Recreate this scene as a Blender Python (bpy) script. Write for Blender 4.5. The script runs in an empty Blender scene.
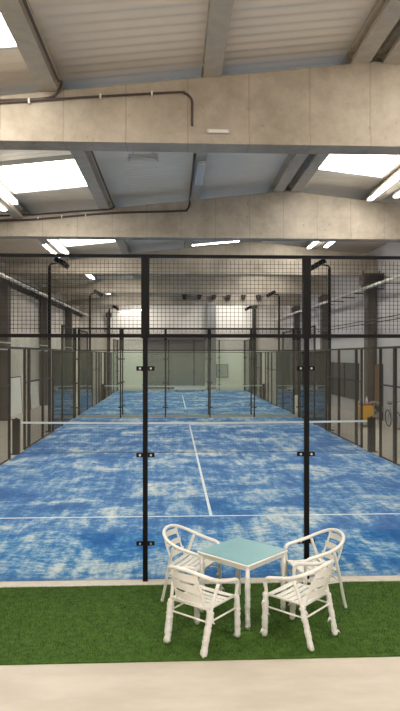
import bpy, math, random
from mathutils import Vector, Matrix, noise
random.seed(7)
S = bpy.context.scene
COL = S.collection
R = math.radians
# ------------------------------------------------------------------ materials
def mat(name, color, rough=.6, metal=0., emis=None, es=0., var=0., vscale=3., bump=0., bscale=40., spec=.5):
    m = bpy.data.materials.new(name); m.use_nodes = True
    nt = m.node_tree; b = nt.nodes['Principled BSDF']
    b.inputs['Base Color'].default_value = (*color, 1)
    b.inputs['Roughness'].default_value = rough
    b.inputs['Metallic'].default_value = metal
    b.inputs['Specular IOR Level'].default_value = spec
    if emis:
        b.inputs['Emission Color'].default_value = (*emis, 1); b.inputs['Emission Strength'].default_value = es
    tc = nt.nodes.new('ShaderNodeTexCoord')
    if var:
        n = nt.nodes.new('ShaderNodeTexNoise'); n.inputs['Scale'].default_value = vscale
        n.inputs['Detail'].default_value = 6; n.inputs['Roughness'].default_value = .65
        nt.links.new(tc.outputs['Object'], n.inputs['Vector'])
        mr = nt.nodes.new('ShaderNodeMapRange')
        mr.inputs[1].default_value = .3; mr.inputs[2].default_value = .7
        mr.inputs[3].default_value = 1 - var; mr.inputs[4].default_value = 1 + var
        nt.links.new(n.outputs['Fac'], mr.inputs[0])
        vm = nt.nodes.new('ShaderNodeVectorMath'); vm.operation = 'SCALE'
        vm.inputs[0].default_value = color
        nt.links.new(mr.outputs[0], vm.inputs['Scale'])
        nt.links.new(vm.outputs[0], b.inputs['Base Color'])
    if bump:
        n2 = nt.nodes.new('ShaderNodeTexNoise'); n2.inputs['Scale'].default_value = bscale
        nt.links.new(tc.outputs['Object'], n2.inputs['Vector'])
        bp = nt.nodes.new('ShaderNodeBump'); bp.inputs['Strength'].default_value = bump
        bp.inputs['Distance'].default_value = .01
        nt.links.new(n2.outputs['Fac'], bp.inputs['Height']); nt.links.new(bp.outputs[0], b.inputs['Normal'])
    return m

def N(nt, t, **kw):
    n = nt.nodes.new(t)
    for k, v in kw.items(): setattr(n, k, v)
    return n

def concrete_beam():
    m = mat('beam concrete', (.50, .43, .33), .85, bump=.3)
    nt = m.node_tree; L = nt.links; b = nt.nodes['Principled BSDF']
    tc = N(nt, 'ShaderNodeTexCoord')
    n1 = N(nt, 'ShaderNodeTexNoise'); n1.inputs['Scale'].default_value = .9; n1.inputs['Detail'].default_value = 9; n1.inputs['Roughness'].default_value = .7
    L.new(tc.outputs['Object'], n1.inputs['Vector'])
    r1 = N(nt, 'ShaderNodeValToRGB')
    r1.color_ramp.elements[0].position = .32; r1.color_ramp.elements[0].color = (.31, .265, .205, 1)
    r1.color_ramp.elements[1].position = .68; r1.color_ramp.elements[1].color = (.53, .47, .385, 1)
    L.new(n1.outputs['Fac'], r1.inputs[0])
    # dark pits and stains
    n2 = N(nt, 'ShaderNodeTexNoise'); n2.inputs['Scale'].default_value = 7; n2.inputs['Detail'].default_value = 3
    L.new(tc.outputs['Object'], n2.inputs['Vector'])
    r2 = N(nt, 'ShaderNodeValToRGB')
    r2.color_ramp.elements[0].position = .66; r2.color_ramp.elements[0].color = (1, 1, 1, 1)
    r2.color_ramp.elements[1].position = .76; r2.color_ramp.elements[1].color = (.72, .68, .62, 1)
    L.new(n2.outputs['Fac'], r2.inputs[0])
    # formwork joints every 1.03 m
    sx = N(nt, 'ShaderNodeSeparateXYZ'); L.new(tc.outputs['Object'], sx.inputs[0])
    a = N(nt, 'ShaderNodeMath', operation='MULTIPLY_ADD'); a.inputs[1].default_value = 1 / 1.03; a.inputs[2].default_value = .77 + 20
    L.new(sx.outputs['X'], a.inputs[0])
    fr = N(nt, 'ShaderNodeMath', operation='FRACT'); L.new(a.outputs[0], fr.inputs[0])
    lt = N(nt, 'ShaderNodeMath', operation='LESS_THAN'); lt.inputs[1].default_value = .018; L.new(fr.outputs[0], lt.inputs[0])
    mx = N(nt, 'ShaderNodeMix', data_type='RGBA', blend_type='MULTIPLY'); mx.inputs[0].default_value = 1
    L.new(r1.outputs[0], mx.inputs[6]); L.new(r2.outputs[0], mx.inputs[7])
    m2 = N(nt, 'ShaderNodeMix', data_type='RGBA'); m2.inputs[7].default_value = (.27, .21, .15, 1)
    h = N(nt, 'ShaderNodeMath', operation='MULTIPLY'); h.inputs[1].default_value = .55; L.new(lt.outputs[0], h.inputs[0])
    L.new(h.outputs[0], m2.inputs[0]); L.new(mx.outputs[2], m2.inputs[6]); L.new(m2.outputs[2], b.inputs['Base Color'])
    return m

def floor_mat():
    m = mat('polished floor', (.55, .5, .43), .55)
    nt = m.node_tree; L = nt.links; b = nt.nodes['Principled BSDF']
    tc = N(nt, 'ShaderNodeTexCoord')
    mp = N(nt, 'ShaderNodeMapping'); mp.inputs['Scale'].default_value = (.8, 2.2, 1)
    L.new(tc.outputs['Object'], mp.inputs[0])
    n1 = N(nt, 'ShaderNodeTexNoise'); n1.inputs['Scale'].default_value = 1.6; n1.inputs['Detail'].default_value = 8; n1.inputs['Roughness'].default_value = .6
    L.new(mp.outputs[0], n1.inputs['Vector'])
    r1 = N(nt, 'ShaderNodeValToRGB')
    r1.color_ramp.elements[0].position = .35; r1.color_ramp.elements[0].color = (.47, .42, .355, 1)
    r1.color_ramp.elements[1].position = .7; r1.color_ramp.elements[1].color = (.58, .53, .46, 1)
    L.new(n1.outputs['Fac'], r1.inputs[0]); L.new(r1.outputs[0], b.inputs['Base Color'])
    return m

def turf_mat():
    m = mat('blue court turf', (.05, .2, .5), .9, spec=.2)
    nt = m.node_tree; L = nt.links; b = nt.nodes['Principled BSDF']
    tc = N(nt, 'ShaderNodeTexCoord')
    mp = N(nt, 'ShaderNodeMapping'); mp.inputs['Scale'].default_value = (.85, .95, 1); mp.inputs['Rotation'].default_value = (0, 0, .12)
    L.new(tc.outputs['Object'], mp.inputs[0])
    n1 = N(nt, 'ShaderNodeTexNoise'); n1.inputs['Scale'].default_value = .8; n1.inputs['Detail'].default_value = 12
    n1.inputs['Roughness'].default_value = .74; n1.inputs['Distortion'].default_value = .6
    L.new(mp.outputs[0], n1.inputs['Vector'])
    # streaks brushed along the court
    mp2 = N(nt, 'ShaderNodeMapping'); mp2.inputs['Scale'].default_value = (3.2, .5, 1); mp2.inputs['Rotation'].default_value = (0, 0, -.1)
    L.new(tc.outputs['Object'], mp2.inputs[0])
    n2 = N(nt, 'ShaderNodeTexNoise'); n2.inputs['Scale'].default_value = 1.5; n2.inputs['Detail'].default_value = 8; n2.inputs['Roughness'].default_value = .7
    L.new(mp2.outputs[0], n2.inputs['Vector'])
    mx = N(nt, 'ShaderNodeMath', operation='MULTIPLY_ADD'); mx.inputs[1].default_value = .32
    L.new(n2.outputs['Fac'], mx.inputs[0])
    s1 = N(nt, 'ShaderNodeMath', operation='MULTIPLY'); s1.inputs[1].default_value = .68; L.new(n1.outputs['Fac'], s1.inputs[0])
    L.new(s1.outputs[0], mx.inputs[2])
    r = N(nt, 'ShaderNodeValToRGB'); e = r.color_ramp.elements
    e[0].position = .37; e[0].color = (.012, .085, .29, 1)
    e[1].position = .62; e[1].color = (.66, .66, .65, 1)
    x = e.new(.455); x.color = (.025, .14, .40, 1)
    x = e.new(.505); x.color = (.08, .235, .49, 1)
    x = e.new(.555); x.color = (.34, .45, .58, 1)
    n3 = N(nt, 'ShaderNodeTexNoise'); n3.inputs['Scale'].default_value = 9; n3.inputs['Detail'].default_value = 8; n3.inputs['Roughness'].default_value = .8
    mp3 = N(nt, 'ShaderNodeMapping'); mp3.inputs['Scale'].default_value = (.8, 1.5, 1); L.new(tc.outputs['Object'], mp3.inputs[0]); L.new(mp3.outputs[0], n3.inputs['Vector'])
    m3 = N(nt, 'ShaderNodeMath', operation='MULTIPLY_ADD'); m3.inputs[1].default_value = .34; L.new(n3.outputs['Fac'], m3.inputs[0])
    sb = N(nt, 'ShaderNodeMath', operation='SUBTRACT'); sb.inputs[1].default_value = .17; L.new(mx.outputs[0], sb.inputs[0]); L.new(sb.outputs[0], m3.inputs[2])
    L.new(m3.outputs[0], r.inputs[0]); L.new(r.outputs[0], b.inputs['Base Color'])
    return m

def glass_mat():
    m = bpy.data.materials.new('court glass'); m.use_nodes = True
    nt = m.node_tree; nt.nodes.clear()
    o = N(nt, 'ShaderNodeOutputMaterial'); t = N(nt, 'ShaderNodeBsdfTransparent'); g = N(nt, 'ShaderNodeBsdfGlossy')
    t.inputs[0].default_value = (.955, .985, .97, 1); g.inputs['Roughness'].default_value = .01
    g.inputs['Color'].default_value = (1, 1, 1, 1)
    f = N(nt, 'ShaderNodeFresnel'); f.inputs[0].default_value = 1.4
    mx = N(nt, 'ShaderNodeMixShader'); nt.links.new(f.outputs[0], mx.inputs[0])
    nt.links.new(t.outputs[0], mx.inputs[1]); nt.links.new(g.outputs[0], mx.inputs[2]); nt.links.new(mx.outputs[0], o.inputs[0])
    return m

def grass_mat():
    m = mat('green artificial grass', (.045, .10, .012), .85, var=.4, vscale=14, spec=.25)
    return m

def ribbed(name, col, period, axis, var=.06, depth=.35):
    m = mat(name, col, .6, var=var, vscale=.8)
    nt = m.node_tree; L = nt.links; b = nt.nodes['Principled BSDF']
    tc = N(nt, 'ShaderNodeTexCoord'); sx = N(nt, 'ShaderNodeSeparateXYZ'); L.new(tc.outputs['Object'], sx.inputs[0])
    a = N(nt, 'ShaderNodeMath', operation='MULTIPLY'); a.inputs[1].default_value = 2 * math.pi / period
    L.new(sx.outputs[axis], a.inputs[0])
    s = N(nt, 'ShaderNodeMath', operation='SINE'); L.new(a.outputs[0], s.inputs[0])
    bp = N(nt, 'ShaderNodeBump'); bp.inputs['Strength'].default_value = depth; bp.inputs['Distance'].default_value = .03
    L.new(s.outputs[0], bp.inputs['Height']); L.new(bp.outputs[0], b.inputs['Normal'])
    return m

M = dict(
    beam=concrete_beam(), floor=floor_mat(), turf=turf_mat(), glass=glass_mat(), grass=grass_mat(),
    purlin=mat('purlin concrete', (.47, .42, .34), .8, var=.12, vscale=5),
    roof=mat('roof sheet', (.88, .79, .66), .6, var=.05, vscale=.5),
    steel=mat('black powder coated steel', (.006, .006, .007), .55, spec=.15),
    steel2=mat('dark brown coated steel', (.03, .025, .023), .6, spec=.2),
    column=mat('dark hall column', (.085, .07, .062), .8, var=.2, vscale=3),
    wire=mat('black mesh wire', (.02, .02, .02), .6),
    net=mat('net cord', (.02, .025, .03), .8),
    white=mat('white tape', (.8, .8, .78), .6),
    line=mat('court line paint', (.72, .76, .8), .8, var=.15, vscale=9),
    chrome=mat('brushed steel screws', (.75, .75, .75), .3, .9),
    walll=ribbed('left wall cladding', (.60, .55, .48), .35, 'Y', var=.22),
    wallr=mat('right wall panel', (.56, .54, .56), .7, var=.05, vscale=1),
    wallb=mat('back wall panel', (.84, .80, .74), .75, var=.05, vscale=1),
    door=ribbed('grey roller door', (.13, .13, .135), .16, 'Z'),
    dark=mat('dark opening panel', (.045, .043, .042), .5),
    wood=mat('brown wood leaf', (.20, .12, .07), .6, var=.2, vscale=6),
    kerb=mat('kerb concrete', (.60, .57, .51), .8, var=.1, vscale=8),
    conduit=mat('dark conduit', (.07, .05, .045), .5),
    clip=mat('white clip', (.75, .73, .68), .5),
    fixture=mat('fixture housing', (.55, .54, .52), .5),
    tube=mat('lit tube', (.9, .9, .9), .4, emis=(1, .95, .86), es=30),
    sky=mat('skylight panel', (.9, .9, .9), .4, emis=(1, .95, .865), es=14),
    alu=mat('white aluminium tube', (.78, .77, .74), .38, .15),
    slat=mat('white aluminium slat', (.76, .75, .71), .4, .1),
    wrap=mat('white plastic film', (.68, .68, .66), .3, bump=.8, bscale=60),
    ttop=mat('pale blue table top', (.20, .40, .45), .3, var=.08, vscale=3),
    yellow=mat('yellow plastic', (.62, .33, .02), .45), red=mat('red plastic', (.35, .04, .03), .5),
    rubber=mat('rubber', (.02, .02, .02), .8), greym=mat('grey metal', (.35, .35, .36), .4, .4),
    lens=mat('lamp lens', (.35, .35, .35), .2), poster=mat('notice board paper', (.42, .43, .42), .7, var=.3, vscale=12),
)
# ------------------------------------------------------------------ mesh builder
class MB:
    def __init__(s): s.v = []; s.f = []; s.sm = []
    def box(s, x0, x1, y0, y1, z0, z1, mtx=None):
        b = len(s.v)
        for x in (x0, x1):
            for y in (y0, y1):
                for z in (z0, z1):
                    p = Vector((x, y, z)); s.v.append(mtx @ p if mtx else p)
        for q in ((0, 1, 3, 2), (4, 6, 7, 5), (0, 4, 5, 1), (2, 3, 7, 6), (0, 2, 6, 4), (1, 5, 7, 3)):
            s.f.append([b + i for i in q]); s.sm.append(False)
        return s
    def bar(s, a, b_, w, h):          # square bar between two points
        a = Vector(a); b_ = Vector(b_); d = (b_ - a); L = d.length; d.normalize()
        up = Vector((0, 0, 1)) if abs(d.z) < .95 else Vector((0, 1, 0))
        sd = d.cross(up).normalized(); up = sd.cross(d)
        m = Matrix((sd, d, up)).transposed().to_4x4(); m.translation = a
        return s.box(-w / 2, w / 2, 0, L, -h / 2, h / 2, m)
    def tube(s, pts, r, n=10, cap=True, closed=False):
        pts = [Vector(p) for p in pts]; k = len(pts); b = len(s.v)
        rs = r if isinstance(r, (list, tuple)) else [r] * k
        prev = None
        for i, p in enumerate(pts):
            a = pts[(i - 1) % k] if (closed or i > 0) else p
            c = pts[(i + 1) % k] if (closed or i < k - 1) else p
            t = (c - a).normalized()
            if prev is None:
                u = Vector((0, 0, 1)) if abs(t.z) < .9 else Vector((1, 0, 0))
            else: u = prev
            u = (u - t * u.dot(t)).normalized(); prev = u; w = t.cross(u)
            for j in range(n):
                an = 2 * math.pi * j / n
                s.v.append(p + (u * math.cos(an) + w * math.sin(an)) * rs[i])
        for i in range(k if closed else k - 1):
            for j in range(n):
                i2 = (i + 1) % k
                s.f.append([b + i * n + j, b + i * n + (j + 1) % n, b + i2 * n + (j + 1) % n, b + i2 * n + j]); s.sm.append(True)
        if cap and not closed:
            s.f.append([b + j for j in range(n)][::-1]); s.sm.append(False)
            s.f.append([b + (k - 1) * n + j for j in range(n)]); s.sm.append(False)
        return s
    def prism(s, poly, d0, d1, ax='y'):  # polygon in xz extruded along y (or in yz along x, xy along z)
        b = len(s.v); n = len(poly)
        for d in (d0, d1):
            for p, q in poly:
                s.v.append(Vector((p, d, q)) if ax == 'y' else Vector((d, p, q)) if ax == 'x' else Vector((p, q, d)))
        s.f.append([b + i for i in range(n)]); s.f.append([b + n + i for i in range(n)][::-1]); s.sm += [False] * 2
        for i in range(n):
            j = (i + 1) % n; s.f.append([b + i, b + n + i, b + n + j, b + j]); s.sm.append(False)
        return s
    def build(s, name, m, parent=None, loc=(0, 0, 0), bevel=0):
        me = bpy.data.meshes.new(name); me.from_pydata([tuple(v) for v in s.v], [], s.f)
        me.polygons.foreach_set('use_smooth', s.sm); me.materials.append(m); me.update()
        o = bpy.data.objects.new(name, me); COL.objects.link(o); o.location = loc
        if parent: o.parent = parent
        if bevel:
            md = o.modifiers.new('bevel', 'BEVEL'); md.width = bevel; md.segments = 2; md.limit_method = 'ANGLE'
        return o
def fixn(o):
    import bmesh
    b = bmesh.new(); b.from_mesh(o.data); bmesh.ops.recalc_face_normals(b, faces=b.faces); b.to_mesh(o.data); b.free(); return o
def spline(p, n=6, closed=False):
    p = [Vector(q) for q in p]; out = []; k = len(p)
    for i in range(k if closed else k - 1):
        if closed: a, b, c, d = p[i - 1], p[i], p[(i + 1) % k], p[(i + 2) % k]
        else: a, b, c, d = p[max(i - 1, 0)], p[i], p[i + 1], p[min(i + 2, k - 1)]
        for j in range(n):
            t = j / n
            out.append(.5 * ((2 * b) + (c - a) * t + (2 * a - 5 * b + 4 * c - d) * t * t + (3 * b - a - 3 * c + d) * t ** 3))
    if not closed: out.append(p[-1])
    return out
def tag(o, label=None, cat=None, group=None, kind=None):
    if label: o['label'] = label
    if cat: o['category'] = cat
    if group: o['group'] = group
    if kind: o['kind'] = kind
    return o
def empty(name, loc=(0, 0, 0), rz=0):
    o = bpy.data.objects.new(name, None); COL.objects.link(o); o.location = loc; o.rotation_euler = (0, 0, rz); o.empty_display_size = .1
    return o
def struct(o, label=None): return tag(o, label, kind='structure')
# ------------------------------------------------------------------ hall shell
XL, XR, YB, YF = -7.5, 8.97, 51.3, -12.0
RX, RH, SL = 3.43, 7.78, .111
EXT = 0.35
def beam_top(x): return RH - SL * abs(x - RX)
def roof_h(x): return beam_top(x) + EXT
BEAMS = [10.3, 18.5, 26.7, 34.9, 43.1]
struct(MB().box(XL - .3, XR + .3, YF - .3, YB + .3, -.2, 0).build('floor', M['floor']), 'pale beige concrete hall floor')
# corrugated roof
mb = MB(); ny = int((YB + .3 - YF) / .0417); xs = [XL - .3, RX, XR + .3]
for i in range(ny + 1):
    y = YF + (YB + .3 - YF) * i / ny
    for x in xs: mb.v.append(Vector((x, y, roof_h(x) + .016 * math.sin(2 * math.pi * y / .25))))
for i in range(ny):
    for j in range(2):
        a = i * 3 + j; mb.f.append([a, a + 1, a + 4, a + 3]); mb.sm.append(True)
o = mb.build('ceiling', M['roof']); struct(o, 'corrugated grey roof sheets of the hall')
md = o.modifiers.new('s', 'SOLIDIFY'); md.thickness = .03; md.offset = 1
# walls
struct(MB().box(XL - .25, XL, YF, YB, 0, roof_h(XL)).build('wall_left', M['walll']), 'ribbed pale cladding wall on the left of the hall')
struct(MB().box(XR, XR + .25, YF, YB, 0, roof_h(XR)).build('wall_right', M['wallr']), 'pale grey panel wall on the right of the hall')
prof = [(XL - .25, 0), (XR + .25, 0), (XR + .25, roof_h(XR + .25)), (RX, roof_h(RX)), (XL - .25, roof_h(XL - .25))]
struct(fixn(MB().prism(prof, YB, YB + .25).build('wall_back', M['wallb'])), 'off white wall at the far end of the hall')
struct(fixn(MB().prism(prof, YF - .25, YF).build('wall_front', M['wallb'])), 'wall behind the viewer')
# trims: wall rails along eaves and lower conduit rail
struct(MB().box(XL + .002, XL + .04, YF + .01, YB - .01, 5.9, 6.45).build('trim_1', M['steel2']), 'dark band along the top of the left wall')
def tray(x, z, wx, label):
    e = empty('cable_tray', (x, 30, z)); tag(e, label, 'cable tray')
    MB().box(-.09, .09, -20, 21.2, -.012, 0).box(-.1, -.088, -20, 21.2, -.012, .07).box(.088, .1, -20, 21.2, -.012, .07).build('tray', M['clip'], e)
    MB().tube([(-.04, -20, .03), (-.04, 21.2, .03)], .022, 6).build('cable', M['conduit'], e)
    for i in range(19):
        y = -18.5 + i * 2.05
        MB().box(min(0, wx - x), max(0, wx - x), y - .02, y + .02, -.055, -.013).build('bracket', M['conduit'], e)
tray(XR - .68, 5.66, XR - .01, 'pale cable tray running along the right wall in front of the columns')
tray(XL + .75, 5.93, XL + .045, 'pale cable tray running along the left wall in front of the columns')
tr = MB()
for z in (4.16, 4.30): tr.box(XR - .53, XR - .47, 8, YB - .01, z, z + .035)
struct(tr.build('trim_3', M['conduit']), 'pair of thin dark pipes along the right wall')
tr = MB()
for z in (3.02, 3.3): tr.box(XL + .53, XL + .58, 8, YB - .01, z, z + .05)
struct(tr.build('trim_4', M['fixture']), 'two thin pale pipes along the left wall')
# right wall window band and doorway
w = struct(MB().box(XR - .07, XR - .004, 29.3, 38.5, .62, 2.42).build('window_1', M['dark']), 'long dark window band in the right wall')
fr = MB()
for y in (29.3, 31.6, 33.9, 36.2, 38.44): fr.box(XR - .1, XR - .071, y, y + .06, .62, 2.42)
fr.build('window_frame', M['steel2'], w)
d = struct(MB().box(XR - .07, XR - .004, 25.9, 28.3, .005, 2.42).build('door_1', M['dark']), 'dark doorway in the right wall behind the yellow cart')
MB().box(XR - .13, XR - .072, 25.9, 26.75, .01, 2.38).build('door_leaf', M['wood'], d)
# back wall roller door, pillars
d = struct(MB().box(-2.25, 2.65, YB - .08, YB - .004, .005, 4.1).build('door_2', M['door']), 'wide grey roller door in the far wall')
MB().box(-2.35, 2.75, YB - .35, YB - .083, 4.1, 4.45).build('roller_housing', M['door'], d)
def column(x, y, w, d_, h, label, m=None):
    c = empty('hall_column', (x, y, 0)); tag(c, label, 'column')
    m = m or M['column']
    MB().box(-w / 2, w / 2, -d_ / 2, d_ / 2, 0, h).build('shaft', m, c, bevel=.015)
    MB().box(-w / 2 - .12, w / 2 + .12, -d_ / 2 - .02, d_ / 2 + .02, h - .45, h - .1).build('corbel', m, c)
    MB().box(-w / 2 - .06, w / 2 + .06, -d_ / 2 - .06, d_ / 2 + .06, 0, .025).build('base_plate', M['steel2'], c)
    return c
nm = ['nearest', 'second', 'third', 'fourth', 'fifth']
for i, y in enumerate(BEAMS):
    if i == 0: continue
    column(XL + .24, y + .22, .42, .5, 6.27, 'dark hall column at left wall carrying the %s concrete beam from the front' % nm[i])
    column(XR - .24, y + .22, .42, .5, 6.27, 'dark hall column at right wall carrying the %s concrete beam from the front' % nm[i])
column(3.2, YB - .25, .75, .3, 7.6, 'wide grey pillar against far wall, right of the roller door', M['greym'])
column(6.75, YB - .2, .3, .25, 7.2, 'thin dark pillar against far wall, right of the wide pillar')
column(-5.3, YB - .2, .25, .25, 6.4, 'thin dark pillar against far wall, left of the roller door')
# beams
lbl = ['nearest roof beam, tan concrete, widest across the top of the view', 'second tan concrete roof beam, with two pipes on its left',
       'third concrete roof beam, its underside just behind the top of the near mesh', 'fourth concrete roof beam, seen through the near mesh',
       'farthest concrete roof beam, with a row of six dark spotlights']
for i, y in enumerate(BEAMS):
    xa, xb = XL + .02, XR - .02
    b = fixn(MB().prism([(xa, 6.32), (xb, 6.32), (xb, beam_top(xb)), (RX, RH), (xa, beam_top(xa))], y, y + .42).build('roof_beam', M['beam'], bevel=.02))
    tag(b, lbl[i], 'beam')
    MB().box(xa, xb, y - .05, y - .001, 6.321, 6.5).build('lower_flange', M['beam'], b)
# purlins
PX = [(-6.6, 'far left'), (-4.6, 'left'), (-2.05, 'left of centre'), (.65, 'centre'), (3.17, 'left one of the ridge pair'), (3.70, 'right one of the ridge pair'), (6.15, 'right')]
bays = [(-6.1, 2.1, None), (2.1, 10.3, 'nearest roof bay'), (10.72, 18.5, 'second roof bay'), (18.92, 26.7, 'third roof bay'), (27.12, 34.9, 'fourth roof bay'), (35.32, 43.1, 'fifth roof bay'), (43.52, YB, 'farthest roof bay')]
for y0, y1, bn in bays:
    if not bn: continue
    for x, nme in PX:
        if nme == 'far left' : continue
        z = min(beam_top(x - .15), beam_top(x + .15)) ; hh = EXT - .05
        a = .15; t = .055
        y0b = y0 - .15 if y0 > 5 else y0; y1b = y1 + .05 if y1 < 50 else y1
        poly = [(-a, 0), (a, 0), (a, .07), (t, .11), (t, hh - .1), (a, hh - .06), (a, hh), (-a, hh), (-a, hh - .06), (-t, hh - .1), (-t, .11), (-a, .07)]
        p = fixn(MB().prism(poly, y0b, y1b).build('roof_purlin', M['purlin'], loc=(x, 0, z + .002)))
        tag(p, 'concrete purlin under the roof of the %s, %s' % (bn, nme), 'purlin')
# skylights
def skylight(x0, x1, y0, y1, i):
    xc = (x0 + x1) / 2; s = -SL if xc > RX else SL
    ang = -math.atan(s); L = x1 - x0
    e = MB().box(-L / 2, L / 2, y0, y1, -.03, -.01)
    o = e.build('window_%d' % i, M['sky'], loc=(xc, 0, roof_h(xc) - .03)); o.rotation_euler = (0, ang, 0)
    struct(o, 'bright translucent skylight in the roof')
    f = MB(); w = .07
    f.box(-L / 2 - w, -L / 2, y0 - w, y1 + w, -.06, .045).box(L / 2, L / 2 + w, y0 - w, y1 + w, -.06, .045)
    f.box(-L / 2, L / 2, y0 - w, y0, -.06, .045).box(-L / 2, L / 2, y1, y1 + w, -.06, .045)
    f.build('window_frame', M['fixture'], o)
k = 2
for b0 in (-10.5, -6.1, 2.1, 10.3, 18.5, 26.7, 34.9, 43.1):
    skylight(-4.3, -2.3 if b0 != 2.1 else -2.22, b0 + 4.3, b0 + (6.6 if b0 != 2.1 else 7.2), k); k += 1
    skylight(3.98, 5.85, b0 + 4.2, b0 + 6.7, k); k += 1
# ------------------------------------------------------------------ roof fixtures
def batten(p0, p1, label, lit=True, n=2):
    p0 = Vector(p0); p1 = Vector(p1); c = (p0 + p1) / 2; d = p1 - p0; L = d.length
    e = empty('fluorescent_light', c); e.rotation_euler = d.to_track_quat('Y', 'Z').to_euler(); tag(e, label, 'lamp')
    MB().box(-.09, .09, -L / 2, L / 2, 0, .06).build('housing', M['fixture'], e, bevel=.01)
    for q in ((-.05, .05) if n == 2 else (0,)):
        MB().tube([(q, -L / 2 + .04, -.022), (q, L / 2 - .04, -.022)], .017, 8).build('tube', M['tube'] if lit else M['clip'], e)
    for q in (-1, 1):
        MB().box(-.08, .08, q * (L / 2) - .02, q * (L / 2) + .02, -.05, 0).build('end_cap', M['fixture'], e)
    for q in (-1, 1):
        MB().tube([(0, q * L * .35, .06), (0, q * L * .35, .15)], .008, 6).build('hanger', M['greym'], e)
    return e
for i, b0 in enumerate(BEAMS):
    bn = ['second', 'third', 'fourth', 'fifth', 'farthest'][i]
    for x, z in ((-4.28, 6.70), (5.82, 7.25)):
        sd = 'left' if x < 0 else 'right'
        z = beam_top(x) + .0 - (.1 if x > 0 else 0)
        o_ = 1.4 if x > 0 else 0; xo = .6 if x > 0 else -.45
        batten((x, b0 + 3.4 + o_, z), (x, b0 + 6.6 + o_ * .8, z), 'lit twin tube batten running lengthwise at %s in the %s roof bay' % (sd, bn))
        if i < 2:
            batten((x + xo, b0 + 4.2 + o_, z - .04), (x + xo, b0 + 7.2, z - .04), 'lit twin tube batten, outer of the two at %s in the %s roof bay' % (sd, bn))
batten((.75, 25.2, beam_top(.75) - .17), (2.75, 25.2, beam_top(2.75) - .2), 'lit tube running crosswise under roof, in the third roof bay', n=1)
batten((-4.4, 51.05, 6.42), (-2.5, 51.05, 6.6), 'lit tube running crosswise on the far wall, left of the roller door', n=1)
for x, q in ((-4.2, 'left'), (.8, 'middle'), (5.8, 'right')): batten((x - 1.5, 45.9, 7.0), (x + 1.5, 45.9, 7.0), 'added unseen fill batten across the farthest roof bay, %s one of three behind the farthest beam' % q)  # added battens, hidden by the farthest beam, to brighten the back wall
batten((-.95, 13.3, 7.04), (-.33, 13.3, 7.05), 'small unlit grey fitting behind the nearest beam', lit=False)
e = empty('junction_box', (.68, 15.6, beam_top(.5) - .1)); tag(e, 'pale box fixed under the centre purlin of the second roof bay', 'box')
MB().box(-.1, .1, -.9, .9, 0, .09).build('body', M['clip'], e, bevel=.01); MB().box(-.07, .07, -.85, .85, -.015, 0).build('cover', M['fixture'], e)
e = empty('emergency_light', (.75, 10.24, 6.52)); tag(e, 'small pale emergency light on the face of the nearest beam', 'lamp')
MB().box(-.19, .19, -.03, .03, -.035, .035).build('body', M['fixture'], e, bevel=.008); MB().box(-.16, .16, -.035, -.031, -.022, .022).build('diffuser', M['clip'], e)
# conduits
def conduit(pts, r, label, clips=()):
    o = MB().tube(spline(pts, 5), r, 8).build('conduit', M['conduit']); tag(o, label, 'pipe')
    for c in clips: MB().box(c[0] - .015, c[0] + .015, c[1] - .03, c[1] + .03, c[2] - .04, c[2] + .04).build('clip', M['clip'], o)
b1 = 10.3 - .035
conduit([(-7, b1, 6.93), (-4, b1, 6.95), (-2.6, b1, 7.0), (-2.12, b1, 7.03), (-1.92, b1 - .02, 7.1), (-1.82, b1 - .1, 7.25), (-1.84, 9.9, 7.2), (-1.84, 9.0, 7.18), (-1.84, 6, 7.18), (-1.84, 2.5, 7.18)], .022,
        'dark pipe bending off the nearest beam and along a purlin, upper left', [(-2.37, b1, 6.98)])
conduit([(-7, b1, 6.86), (-4, b1, 6.88), (-1.5, b1, 7.06), (0, b1, 7.17), (.2, b1, 7.16), (.31, b1, 7.06), (.32, b1, 6.9), (.32, b1, 6.62)], .019,
        'dark pipe across the nearest beam face, turning down near the middle', [(-1.2, b1, 7.08), (-.35, b1, 7.14)])
b2 = 18.5 - .035
conduit([(-7, b2, 6.75), (-4.5, b2, 6.8), (-2, b2, 7.03), (.2, b2, 7.12), (.42, b2, 7.17), (.5, b2, 7.32), (.5, b2, 7.5), (.5, 17.5, 7.42), (.5, 14, 7.36)], .03,
        'upper dark pipe across the second beam, rising at the centre purlin', [(x, b2, 6.9 + (x + 3.5) * .06) for x in (-4, -3.3, -2.6)])
conduit([(-7, b2, 6.87), (-4.5, b2, 6.95), (-2.6, b2, 7.1), (-1.9, b2, 7.15), (-1.76, b2, 7.25), (-1.76, 18, 7.22), (-1.76, 12, 7.2)], .026,
        'dark pipe on left of the second beam, turning along a purlin')
# six dark spotlights on far beam
for i in range(6):
    x = .8 + i * 1.03
    e = empty('beam_spotlight', (x, 43.1 - .06, 6.86)); tag(e, 'small dark spotlight on the farthest beam, %s in the row of six' % ['leftmost', 'second from left', 'third from left', 'third from right', 'second from right', 'rightmost'][i], 'lamp', 'spotlights on the farthest beam')
    fixn(MB().prism([(-.17, .15), (.17, .15), (.09, -.16), (-.09, -.16)], -.32, -.05).build('housing', M['steel2'], e))
    MB().box(-.04, .04, -.05, .055, -.04, .04).build('bracket', M['steel2'], e)
# hall gear on right column: fan heater box
e = empty('unit_heater', (8.45, 25.9, 6.05)); tag(e, 'dark box unit under the roof beside the right hall column', 'heater')
MB().box(-.45, .45, -.3, .3, -.25, .2).build('casing', M['column'], e, bevel=.02)
g = MB()
for q in range(6): g.box(-.38, .38, -.33, -.301, -.2 + q * .065, -.175 + q * .065)
g.build('grille', M['steel2'], e)
for q in (-.35, .35): MB().box(q - .02, q + .02, -.02, .02, .2, .36).build('bracket', M['steel2'], e)

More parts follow.
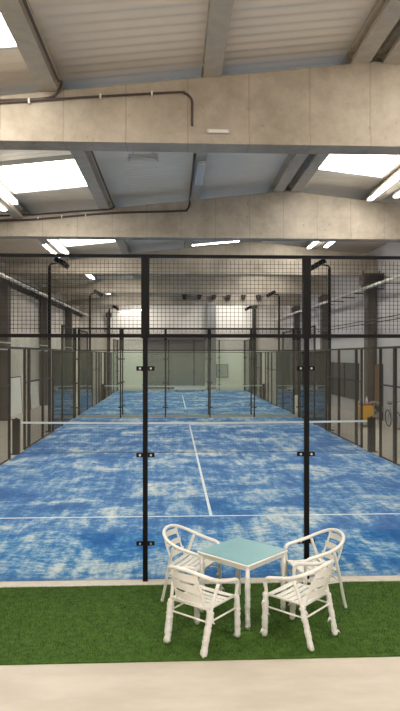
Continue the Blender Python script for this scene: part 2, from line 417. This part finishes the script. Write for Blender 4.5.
# ------------------------------------------------------------------ padel courts
CX = .66; HW = 5.0
TH = .012  # turf thickness
def wires(mb, ax, c, a0, a1, z0, z1, sp, r):
    """grid of welded wires in a vertical plane; ax='x' plane spans x at y=c, ax='y' spans y at x=c"""
    n = int(round((a1 - a0) / sp))
    for i in range(1, n):
        a = a0 + (a1 - a0) * i / n
        if ax == 'x': mb.box(a - r, a + r, c - r, c + r, z0, z1)
        else: mb.box(c - r, c + r, a - r, a + r, z0, z1)
    n = int(round((z1 - z0) / sp))
    for i in range(1, n):
        z = z0 + (z1 - z0) * i / n
        if ax == 'x': mb.box(a0, a1, c - r, c + r, z - r, z + r)
        else: mb.box(c - r, c + r, a0, a1, z - r, z + r)
def end_wall(y, sgn, label, wr=.0024, sp=.05, clampside=True):
    """glass end wall; court is on side sgn of y (sgn=+1: court lies beyond)"""
    e = empty('glass_end_wall', (CX, y, 0)); tag(e, label, 'court wall')
    xs_ = [-5, -3, -1, 1, 3, 5]
    for x in xs_:
        p = MB().box(x - .03, x + .03, -.03, .03, .0, 3.0).build('post', M['steel'], e, bevel=.004)
        MB().box(x - .05, x + .05, -.04, .04, 3.0, 4.03).build('upper_post', M['steel'], e, bevel=.004)
        MB().box(x - .09, x + .09, -.09, .09, 0, .012).build('foot_plate', M['steel'], p)
    for i in range(5):
        a, b = xs_[i] + .012, xs_[i + 1] - .012
        g = MB().box(a, b, sgn * .05 - .006, sgn * .05 + .006, .02, 2.985).build('glass_pane', M['glass'], e)
        for q, x in ((0, a + .07), (1, b - .07)):
            for z in (.47, 1.56, 2.63):
                sx_ = -1 if q else 1
                c = MB().box(x - .085 if sx_ > 0 else x - .03, x + .03 if sx_ > 0 else x + .085, sgn * .03 - .008, sgn * .03 + .008, z - .027, z + .027).build('clamp', M['steel'], g, bevel=.003)
                MB().tube([(x - sx_ * .015, sgn * .03 - sgn * .009, z), (x - sx_ * .015, sgn * .03 - sgn * .016, z)], .014, 8).build('screw', M['chrome'], c)
    for z, h in ((3.01, .045), (3.995, .035)):
        MB().box(-5, 5, -.035, .035, z, z + h).build('rail', M['steel'], e, bevel=.004)
    if True:
        for i in range(5):
            m = MB(); wires(m, 'x', 0, xs_[i] + .05, xs_[i + 1] - .05, 3.07, 3.97, sp, wr); m.build('mesh_panel', M['wire'], e)
    return e
def side_fence(x, y0, label, wr=.0014, gl_lo=4.9, gl_hi=15.1):
    e = empty('side_fence', (x, y0, 0)); tag(e, label, 'court fence')
    P = [(.12, 4, .12), (3, 4, .1), (4.9, 3, .12), (6.65, 3, .1), (8.0, 3, .12), (9.1, 3, .045), (10.8, 3, .045), (11.35, 3, .12), (13.35, 3, .11), (15.1, 3, .12), (17.0, 4, .1), (19.88, 4, .12)]
    for y, h, w in P:
        if wr is None and 9 < y < 11: continue
        p = MB().box(-.035, .035, y - w / 2, y + w / 2, 0, h).build('post', M['steel2'], e, bevel=.004)
    for a, b in ((0.18, 2.95), (17.05, 19.82)):
        MB().box(-.03, .03, a, b, 3.94, 4.0).build('rail', M['steel2'], e)
        m = MB(); wires(m, 'y', 0, a, b, 3.05, 3.94, .05, wr); m.build('mesh_panel', M['wire'], e)
    MB().box(-.028, .028, .18, 19.82, 2.97, 3.03).build('rail', M['steel2'], e)
    for i in range(len(P) - 1):
        a, b = P[i][0] + P[i][2] / 2 + .005, P[i + 1][0] - P[i + 1][2] / 2 - .005
        if a > 9 and b < 11: continue        # open gateway beside the net
        if b <= 4.95 or a >= 15.05:
            g = MB().box(-.006, .006, a, b, .02, 2.965).build('glass_pane', M['glass'], e)
        else:
            m = MB(); wires(m, 'y', 0, a, b, .03, 2.97, .05, wr); m.build('mesh_panel', M['wire'], e)
            MB().box(-.02, .02, a, b, 1.97, 2.01).build('middle_rail', M['steel2'], e)
            MB().box(-.02, .02, a, b, .01, .04).build('bottom_rail', M['steel2'], e)
    return e
def net(yn, label, cat='net'):
    e = empty('court_net', (CX, yn, 0)); tag(e, label, cat)
    n = 40
    def zt(x): return .885 + .035 * (x / 5) ** 2
    t = MB()
    for i in range(n):
        xa = -4.95 + 9.9 * i / n; xb = -4.95 + 9.9 * (i + 1) / n
        t.bar((xa, 0, zt(xa) - .025), (xb, 0, zt(xb) - .025), .014, .055)
    t.build('net_tape', M['white'], e)
    c = MB(); r = .0010
    for i in range(1, 220):
        x = -4.95 + i * .045; c.box(x - r, x + r, -r, r, .03, zt(x) - .045)
    for i in range(19):
        z = .03 + i * .045; c.box(-4.95, 4.95, -r, r, z - r, z + r)
    c.build('netting', M['net'], e)
    MB().tube([(-4.95, 0, .03), (4.95, 0, .03)], .006, 6).build('bottom_cord', M['net'], e)
    for sx_ in (-1, 1):
        x = sx_ * 5.08
        p = MB().box(x - .1, x + .1, -.07, .07, .012, 1.0).build('net_post', M['steel2'], e, bevel=.01)
        MB().tube([(x, 0, .96), (x, 0, 1.03)], .035, 10).build('post_cap', M['steel2'], p)
        MB().box(x - .17, x + .17, -.13, .13, 0, .012).build('foot_plate', M['steel2'], p)
def lamp(x, y, inward, h, label):
    e = empty('court_lamp_post', (x, y, 0)); tag(e, label, 'lamp post')
    MB().box(-.05, .05, -.05, .05, .0, h).build('pole', M['steel'], e, bevel=.006)
    MB().box(-.15, .15, -.12, .12, 0, .02).build('base_plate', M['steel'], e)
    MB().tube(spline([(0, 0, h - .3), (0, 0, h + .02), (inward * .15, 0, h + .1), (inward * .35, 0, h + .12)], 4), .028, 8).build('arm', M['steel'], e)
    for q in (-.28, .28):
        mt = Matrix.Translation((inward * .42, q, h + .08)) @ Matrix.Rotation(inward * .5, 4, 'Y')
        l = MB().box(-.2, .2, -.2, .2, -.04, .14, mt).build('floodlight', M['steel'], e, bevel=.01)
        MB().box(-.17, .17, -.17, .17, -.05, -.041, mt).build('lens', M['lens'], l)
    MB().box(inward * .35 - .03, inward * .35 + .03, -.4, .4, h + .1, h + .15).build('crossbar', M['steel'], e)
def court(y0, which, lines):
    t = struct(MB().box(CX - HW - .0, CX + HW + .0, y0 + .06, y0 + 19.94, 0, TH).build('court_turf', M['turf']), 'blue sand dressed turf of the %s padel court' % which)
    for (a, b, c, d_) in lines:
        MB().box(a, b, c, d_, TH, TH + .003).build('court_line', M['line'], t)
    yn = y0 + 10
    for s_, sd in ((-1, 'left'), (1, 'right')):
        x = CX + s_ * (HW + .04)
        side_fence(x, y0, 'dark mesh and glass fence on the %s side of the %s court' % (sd, which))
        for yy, wh in ((y0 + 4.9, 'nearer'), (y0 + 15.1, 'farther')):
            lamp(CX + s_ * (HW + .16), yy, -s_, 6.05, 'black pole with twin floodlights, %s side of the %s court, %s of its pair' % (sd, which, wh))
    net(yn, 'net with white tape across the middle of the %s court' % which)
Y0 = 7.6; Y2 = 28.75
lw = .025
court(Y0, 'near', [(CX - 5, CX + 5, Y0 + 3.05 - lw, Y0 + 3.05 + lw), (CX - 5, CX + 5, Y0 + 16.95 - lw, Y0 + 16.95 + lw), (CX - lw, CX + lw, Y0 + 3.08, Y0 + 16.92)])
court(Y2, 'far', [(CX - .035, CX + .035, Y2 + 3, Y2 + 14)])
end_wall(Y0, 1, 'nearest glass wall with black posts and mesh on top, behind table and chairs')
end_wall(Y0 + 20, -1, 'glass wall closing the far end of the near court', .0022)
end_wall(Y2, 1, 'glass wall at the near end of the far court, right behind another', .0022)
end_wall(Y2 + 20, -1, 'farthest glass wall, in front of the roller door', .0022)
# kerb in front of the near glass
struct(MB().box(CX - 5.6, CX + 5.6, Y0 - .13, Y0 + .06, 0, .02).build('trim_5', M['kerb'], bevel=.004), 'pale concrete kerb under the nearest glass')
struct(MB().box(CX - 5.6, CX + 5.6, Y0 + 19.94, Y2 + .06, 0, .02).build('trim_6', M['kerb'], bevel=.004), 'pale concrete strip between the two courts')
# ------------------------------------------------------------------ grass strip
mb = MB().box(-5.5, 7.5, 5.62, Y0 - .135, 0, .014)
for i in range(60000):
    x = random.uniform(-3.2, 4.4); y = random.uniform(5.63, Y0 - .14)
    h = random.uniform(.012, .026); a = random.uniform(0, math.pi * 2); l = random.uniform(0, .014)
    cx_, sy_ = math.cos(a) * .0022, math.sin(a) * .0022; b = len(mb.v)
    mb.v += [Vector((x - cx_, y - sy_, .013)), Vector((x + cx_, y + sy_, .013)), Vector((x + random.uniform(-l, l), y + random.uniform(-l, l), .013 + h))]
    mb.f.append([b, b + 1, b + 2]); mb.sm.append(False)
g = mb.build('artificial_grass', M['grass']); tag(g, 'strip of short green artificial grass under the table and chairs', 'grass', kind='stuff')
# ------------------------------------------------------------------ chairs
GZ = .02
def wrapped(pts, r0, seed, wob=.11):
    rnd = random.Random(seed); pts = spline(pts, 5); rs = []
    for i, p in enumerate(pts): rs.append(r0 * (1 + rnd.uniform(-wob, wob)))
    rs[0] *= .7; rs[-1] *= .7
    return MB().tube([Vector(p) + Vector((rnd.uniform(-.004, .004), rnd.uniform(-.004, .004), 0)) for p in pts], rs, 9)
def make_chair(loc, ang, label, wraps, seed):
    e = empty('bistro_chair', (loc[0], loc[1], GZ), R(ang)); tag(e, label, 'chair')
    A = M['alu']
    # continuous arm and back loop
    half = [(.235, .255, .50), (.232, .262, .555), (.19, .27, .595), (.10, .275, .615), (-.05, .275, .65), (-.18, .25, .70), (-.27, .17, .75), (-.305, .06, .775)]
    loop = half + [(x, -y, z) for x, y, z in reversed(half)]
    MB().tube(spline(loop, 6), .019, 12).build('arm_loop', A, e)
    for s_ in (1, -1):
        MB().tube(spline([(.235, .255 * s_, .51), (.23, .25 * s_, .43), (.235, .25 * s_, .2), (.25, .25 * s_, .01)], 4), .017, 10).build('leg', A, e)
        MB().tube(spline([(-.10, .27 * s_, .64), (-.16, .245 * s_, .45), (-.22, .225 * s_, .2), (-.265, .22 * s_, .01)], 4), .017, 10).build('leg', A, e)
        MB().tube(spline([(-.17, .16 * s_, .415), (-.2, .16 * s_, .5), (-.25, .155 * s_, .63), (-.283, .145 * s_, .752)], 4), .011, 8).build('back_upright', A, e)
        MB().tube([(.225, .225 * s_, .415), (-.19, .20 * s_, .405)], .012, 8).build('seat_rail', A, e)
        MB().tube([(.225, .24 * s_, .30), (-.19, .235 * s_, .30)], .009, 8).build('stretcher', A, e)
    MB().tube([(.225, -.25, .415), (.225, .25, .415)], .012, 8).build('seat_rail', A, e)
    MB().tube([(-.175, -.24, .405), (-.175, .24, .405)], .012, 8).build('seat_rail', A, e)
    MB().tube([(-.2, -.235, .3), (-.2, .235, .3)], .009, 8).build('stretcher', A, e)
    for i in range(6):
        x = .2 - i * .072
        m = MB(); n = 8
        for j in range(n):
            ya = -.225 + .45 * j / n; yb = -.225 + .45 * (j + 1) / n
            za = .428 - .01 * math.cos(ya / .225 * 1.4) - .012 * (1 if 0 < i < 5 else 0); zb = .428 - .01 * math.cos(yb / .225 * 1.4) - .012 * (1 if 0 < i < 5 else 0)
            m.bar((x, ya, za), (x, yb, zb), .056, .007)
        m.build('seat_slat', M['slat'], e)
    for z, xx, w in ((.488, -.2, .35), (.596, -.24, .34), (.702, -.278, .31)):
        m = MB(); n = 10
        for j in range(n):
            ya = -w / 2 + w * j / n; yb = -w / 2 + w * (j + 1) / n
            f = lambda y: xx - .035 * (1 - (y / (w / 2)) ** 2) + .012
            m.bar((f(ya), ya, z), (f(yb), yb, z), .006, .066)
        m.build('back_slat', M['slat'], e)
    for k_, (x, y, x2, y2, zt) in enumerate([(.25, .25, .235, .25, .44), (.25, -.25, .235, -.25, .44), (-.265, .22, -.175, .24, .40), (-.265, -.22, -.175, -.24, .40)]):
        if wraps[k_]:
            n = 5; pts = [(x + (x2 - x) * t / n, y + (y2 - y) * t / n, .012 + (zt - .012) * t / n) for t in range(n + 1)]
            wm = wrapped(pts, .026 * wraps[k_], seed * 10 + k_)
            rn = random.Random(seed * 7 + k_)
            for q in range(3):      # loose folds of film
                zz = (.02, .15, .3)[q] if k_ % 2 else (.05, .22, .34)[q]; an = rn.uniform(0, 6.28); l = rn.uniform(.03, .055) * (1.5 if (seed, k_, q) == (3, 3, 0) else 1)
                xx = x + (x2 - x) * zz / zt; yy = y + (y2 - y) * zz / zt; dx, dy = math.cos(an) * l, math.sin(an) * l
                wm.tube([(xx, yy, zz), (xx + dx * .6, yy + dy * .6, zz + .02), (xx + dx, yy + dy, zz - .008)], [.018, .014, .006], 7)
            tag(wm.build('leg_wrap', M['wrap'], e), 'crumpled white plastic film around a leg')
        else:
            MB().tube([(x, y, 0), (x, y, .025)], .018, 10).build('foot', M['wrap'], e)
    return e
make_chair((.28, 5.985), 50, 'white slatted armchair nearest the viewer on the left of the table, legs wrapped in film', (1.1, 1.15, 1.35, 1.3), 1)
make_chair((.215, 7.03), -27, 'white slatted armchair behind the table on the left, beside the glass', (.8, .8, 0, 0), 2)
make_chair((1.255, 6.045), 136, 'white slatted armchair nearest the viewer on the right of the table, film on its legs', (1.15, 1.2, 1.1, 1.05), 3)
make_chair((1.58, 6.83), 194, 'white slatted armchair behind the table on the right, rear leg bare on the grass', (.8, .8, 0, 0), 4)
# table
T = empty('square_table', (.755, 6.65, GZ), R(45)); tag(T, 'square white table with pale blue top between four white chairs', 'table')
hs = .352; th = .66
MB().box(-hs, hs, -hs, hs, th - .028, th - .004).build('table_rim', M['alu'], T, bevel=.008)
MB().box(-hs + .014, hs - .014, -hs + .014, hs - .014, th - .004, th + .003).build('tabletop', M['ttop'], T, bevel=.002)
ap = MB()
for s_ in (-1, 1):
    ap.box(-hs + .05, hs - .05, s_ * (hs - .045) - .01, s_ * (hs - .045) + .01, th - .075, th - .028)
    ap.box(s_ * (hs - .045) - .01, s_ * (hs - .045) + .01, -hs + .05, hs - .05, th - .075, th - .028)
ap.build('apron', M['alu'], T)
for i, (a, b) in enumerate(((-1, -1), (-1, 1), (1, -1), (1, 1))):
    L = MB().tube([(a * (hs - .04), b * (hs - .04), .0), (a * (hs - .04), b * (hs - .04), th - .03)], .022, 14).build('leg', M['alu'], T)
    tag(wrapped([(a * (hs - .04), b * (hs - .04), z) for z in (.006, .1, .2, .3, .42, .54)], .027, 50 + i, .12).build('leg_wrap', M['wrap'], L), 'white plastic film around the table leg')
# ------------------------------------------------------------------ things by the right wall
c = empty('cleaning_cart', (7.55, 23.9, 0)); tag(c, 'yellow cleaning cart parked by the right wall, seen through the fence', 'cart')
m = MB()
m.prism([(-.2, .3), (.2, .3), (.26, .82), (-.26, .82)], -.3, .25); fixn(m.build('bag', M['yellow'], c, bevel=.03))
MB().box(-.28, .28, -.34, .5, .14, .2).build('deck', M['greym'], c, bevel=.01)
MB().box(-.22, .22, .27, .48, .2, .6).build('bucket', M['greym'], c, bevel=.02)
MB().box(-.2, .27, -.1, .28, .83, .88).build('lid', M['red'], c, bevel=.01)
for a in (-.24, .24):
    for b in (-.3, .46):
        MB().tube([(a - .02, b, .07), (a + .02, b, .07)], .07, 14).build('wheel', M['rubber'], c)
        MB().box(a - .012, a + .012, b - .012, b + .012, .07, .9 if b < 0 else .2).build('frame_post', M['greym'], c)
MB().tube([(-.24, -.31, .9), (-.24, -.42, .98), (.24, -.42, .98), (.24, -.31, .9)], .014, 8).build('handle', M['greym'], c)
bt = MB().tube([(0, 0, 0), (0, 0, .2), (0, 0, .24), (0, 0, .3)], [.045, .045, .02, .02], 12).build('spray_bottle', M['white'], loc=(7.62, 23.95, .881)); tag(bt, 'small white bottle standing on the yellow cleaning cart', 'bottle')
B = empty('bicycle', (8.45, 23.3, 0)); tag(B, 'dark bicycle leaning along the right wall, right of the yellow cart', 'bicycle')
def ring(cy, cz, r, rr, name, m):
    return MB().tube([(0, cy + r * math.cos(a), cz + r * math.sin(a)) for a in [2 * math.pi * i / 28 for i in range(28)]], rr, 6, closed=True).build(name, m, B)
for cy in (-.52, .52):
    wv = ring(cy, .34, .32, .02, 'wheel', M['rubber']); sp = MB()
    for i in range(19):
        a = 2 * math.pi * i / 14; sp.bar((0, cy, .34), (0, cy + .31 * math.cos(a), .34 + .31 * math.sin(a)), .004, .004)
    sp.build('spokes', M['greym'], wv)
fr = MB()
for a, b in (((0, .52, .34), (0, .1, .3)), ((0, .1, .3), (0, .22, .85)), ((0, .22, .8), (0, -.33, .85)), ((0, .1, .3), (0, -.35, .78)), ((0, .52, .34), (0, .2, .75)), ((0, -.52, .34), (0, -.32, .95))):
    fr.tube([a, b], .018, 8)
fr.build('frame', M['greym'], B)
MB().tube(spline([(-.27, -.25, 1.02), (-.2, -.32, 1.05), (0, -.33, 1.0), (.2, -.32, 1.05), (.27, -.25, 1.02)], 4), .014, 8).build('handlebar', M['rubber'], B)
MB().box(-.06, .06, .12, .36, .9, .94).build('saddle', M['rubber'], B, bevel=.015)
ring(.1, .3, .09, .008, 'chainring', M['greym'])
B.rotation_euler = (0, R(-3), 0)
# white boards leaning on the left wall
for y0_, y1_, h_, lb in ((27.9, 30.3, 1.75, 'large off white board leaning on the left wall, nearer of two'), (32.2, 34.2, 1.45, 'smaller off white board leaning on the left wall, farther of two')):
    bd = empty('white_board', (XL + .16, (y0_ + y1_) / 2, 0)); tag(bd, lb, 'board'); L_ = (y1_ - y0_) / 2
    MB().box(-.02, .02, -L_, L_, .01, h_).build('panel', M['white'], bd)
    f = MB(); f.box(-.025, .027, -L_ - .05, -L_, 0, h_ + .04).box(-.025, .027, L_, L_ + .05, 0, h_ + .04).box(-.025, .027, -L_, L_, h_, h_ + .04); f.build('frame', M['steel2'], bd)
    bd.rotation_euler = (0, R(-3), 0)
# low bench on far court, round reel by the cart
bn_ = empty('low_bench', (1.3, Y2 + 19.0, TH)); tag(bn_, 'low white bench at the far end of the far court, before the roller door', 'bench')
MB().box(-1.2, 1.2, -.15, .15, .12, .32).build('seat', M['white'], bn_, bevel=.01)
for q in (-1, 1): MB().box(q - .05, q + .05, -.12, .12, 0, .12).build('leg', M['steel2'], bn_)
rl = empty('hose_reel', (8.15, 24.65, 0)); tag(rl, 'round grey reel on a stand between the yellow cart and the bicycle', 'reel')
for q in (-.12, .12):
    MB().tube([(.3 * math.cos(a), q, .62 + .3 * math.sin(a)) for a in [math.pi * i / 12 for i in range(24)]], .02, 6, closed=True).build('rim', M['greym'], rl)
MB().tube([(0, -.12, .62), (0, .12, .62)], .17, 16).build('hose_coil', M['column'], rl)
m = MB()
for q in (-.16, .16): m.tube([(-.25, q, .01), (0, q, .62), (.25, q, .01)], .018, 6)
m.tube([(0, -.16, .62), (0, .16, .62)], .018, 6); m.build('stand', M['greym'], rl)
# notice board on far wall
n = empty('notice_board', (4.1, YB - .05, 1.5)); tag(n, 'grey framed notice board on far wall, right of the wide pillar', 'sign')
MB().box(-.45, .45, -.03, .045, -.5, .5).build('board', M['poster'], n)
f = MB(); f.box(-.5, .5, -.04, .0, .5, .55).box(-.5, .5, -.04, .0, -.55, -.5).box(-.5, -.45, -.04, 0, -.5, .5).box(.45, .5, -.04, 0, -.5, .5); f.build('frame', M['steel2'], n)
# ------------------------------------------------------------------ light and camera
def area(name, loc, rot, sx_, sy_, p, colr):
    l = bpy.data.lights.new(name, 'AREA'); l.shape = 'RECTANGLE'; l.size = sx_; l.size_y = sy_; l.energy = p; l.color = colr
    o = bpy.data.objects.new(name, l); COL.objects.link(o); o.location = loc; o.rotation_euler = rot; return o
# added fill lights above and behind the viewer, brightening the foreground
for i, x in enumerate((-3.3, 4.9)):
    area('foreground_fill', (x, -1.2, 7.1), (R(28), 0, 0), 2.4, 4.5, 380, (1, .93, .84))
w = bpy.data.worlds.new('World'); S.world = w; w.use_nodes = True
w.node_tree.nodes['Background'].inputs[0].default_value = (.8, .9, 1, 1); w.node_tree.nodes['Background'].inputs[1].default_value = .6
cam = bpy.data.cameras.new('Camera'); co = bpy.data.objects.new('Camera', cam); COL.objects.link(co)
cam.sensor_fit = 'VERTICAL'; cam.sensor_height = 36; cam.lens = 616 / 711 * 36
co.location = (0, 0, 2.79); co.rotation_euler = (R(90), 0, -math.atan(27 / 616)); cam.clip_end = 200
S.camera = co
S.cycles.transparent_max_bounces = 48; S.cycles.max_bounces = 10; S.cycles.diffuse_bounces = 6
S.view_settings.view_transform = 'Standard'; S.view_settings.look = 'None'; S.view_settings.gamma = 1
S.view_settings.use_curve_mapping = False
S.view_settings.exposure = -.08
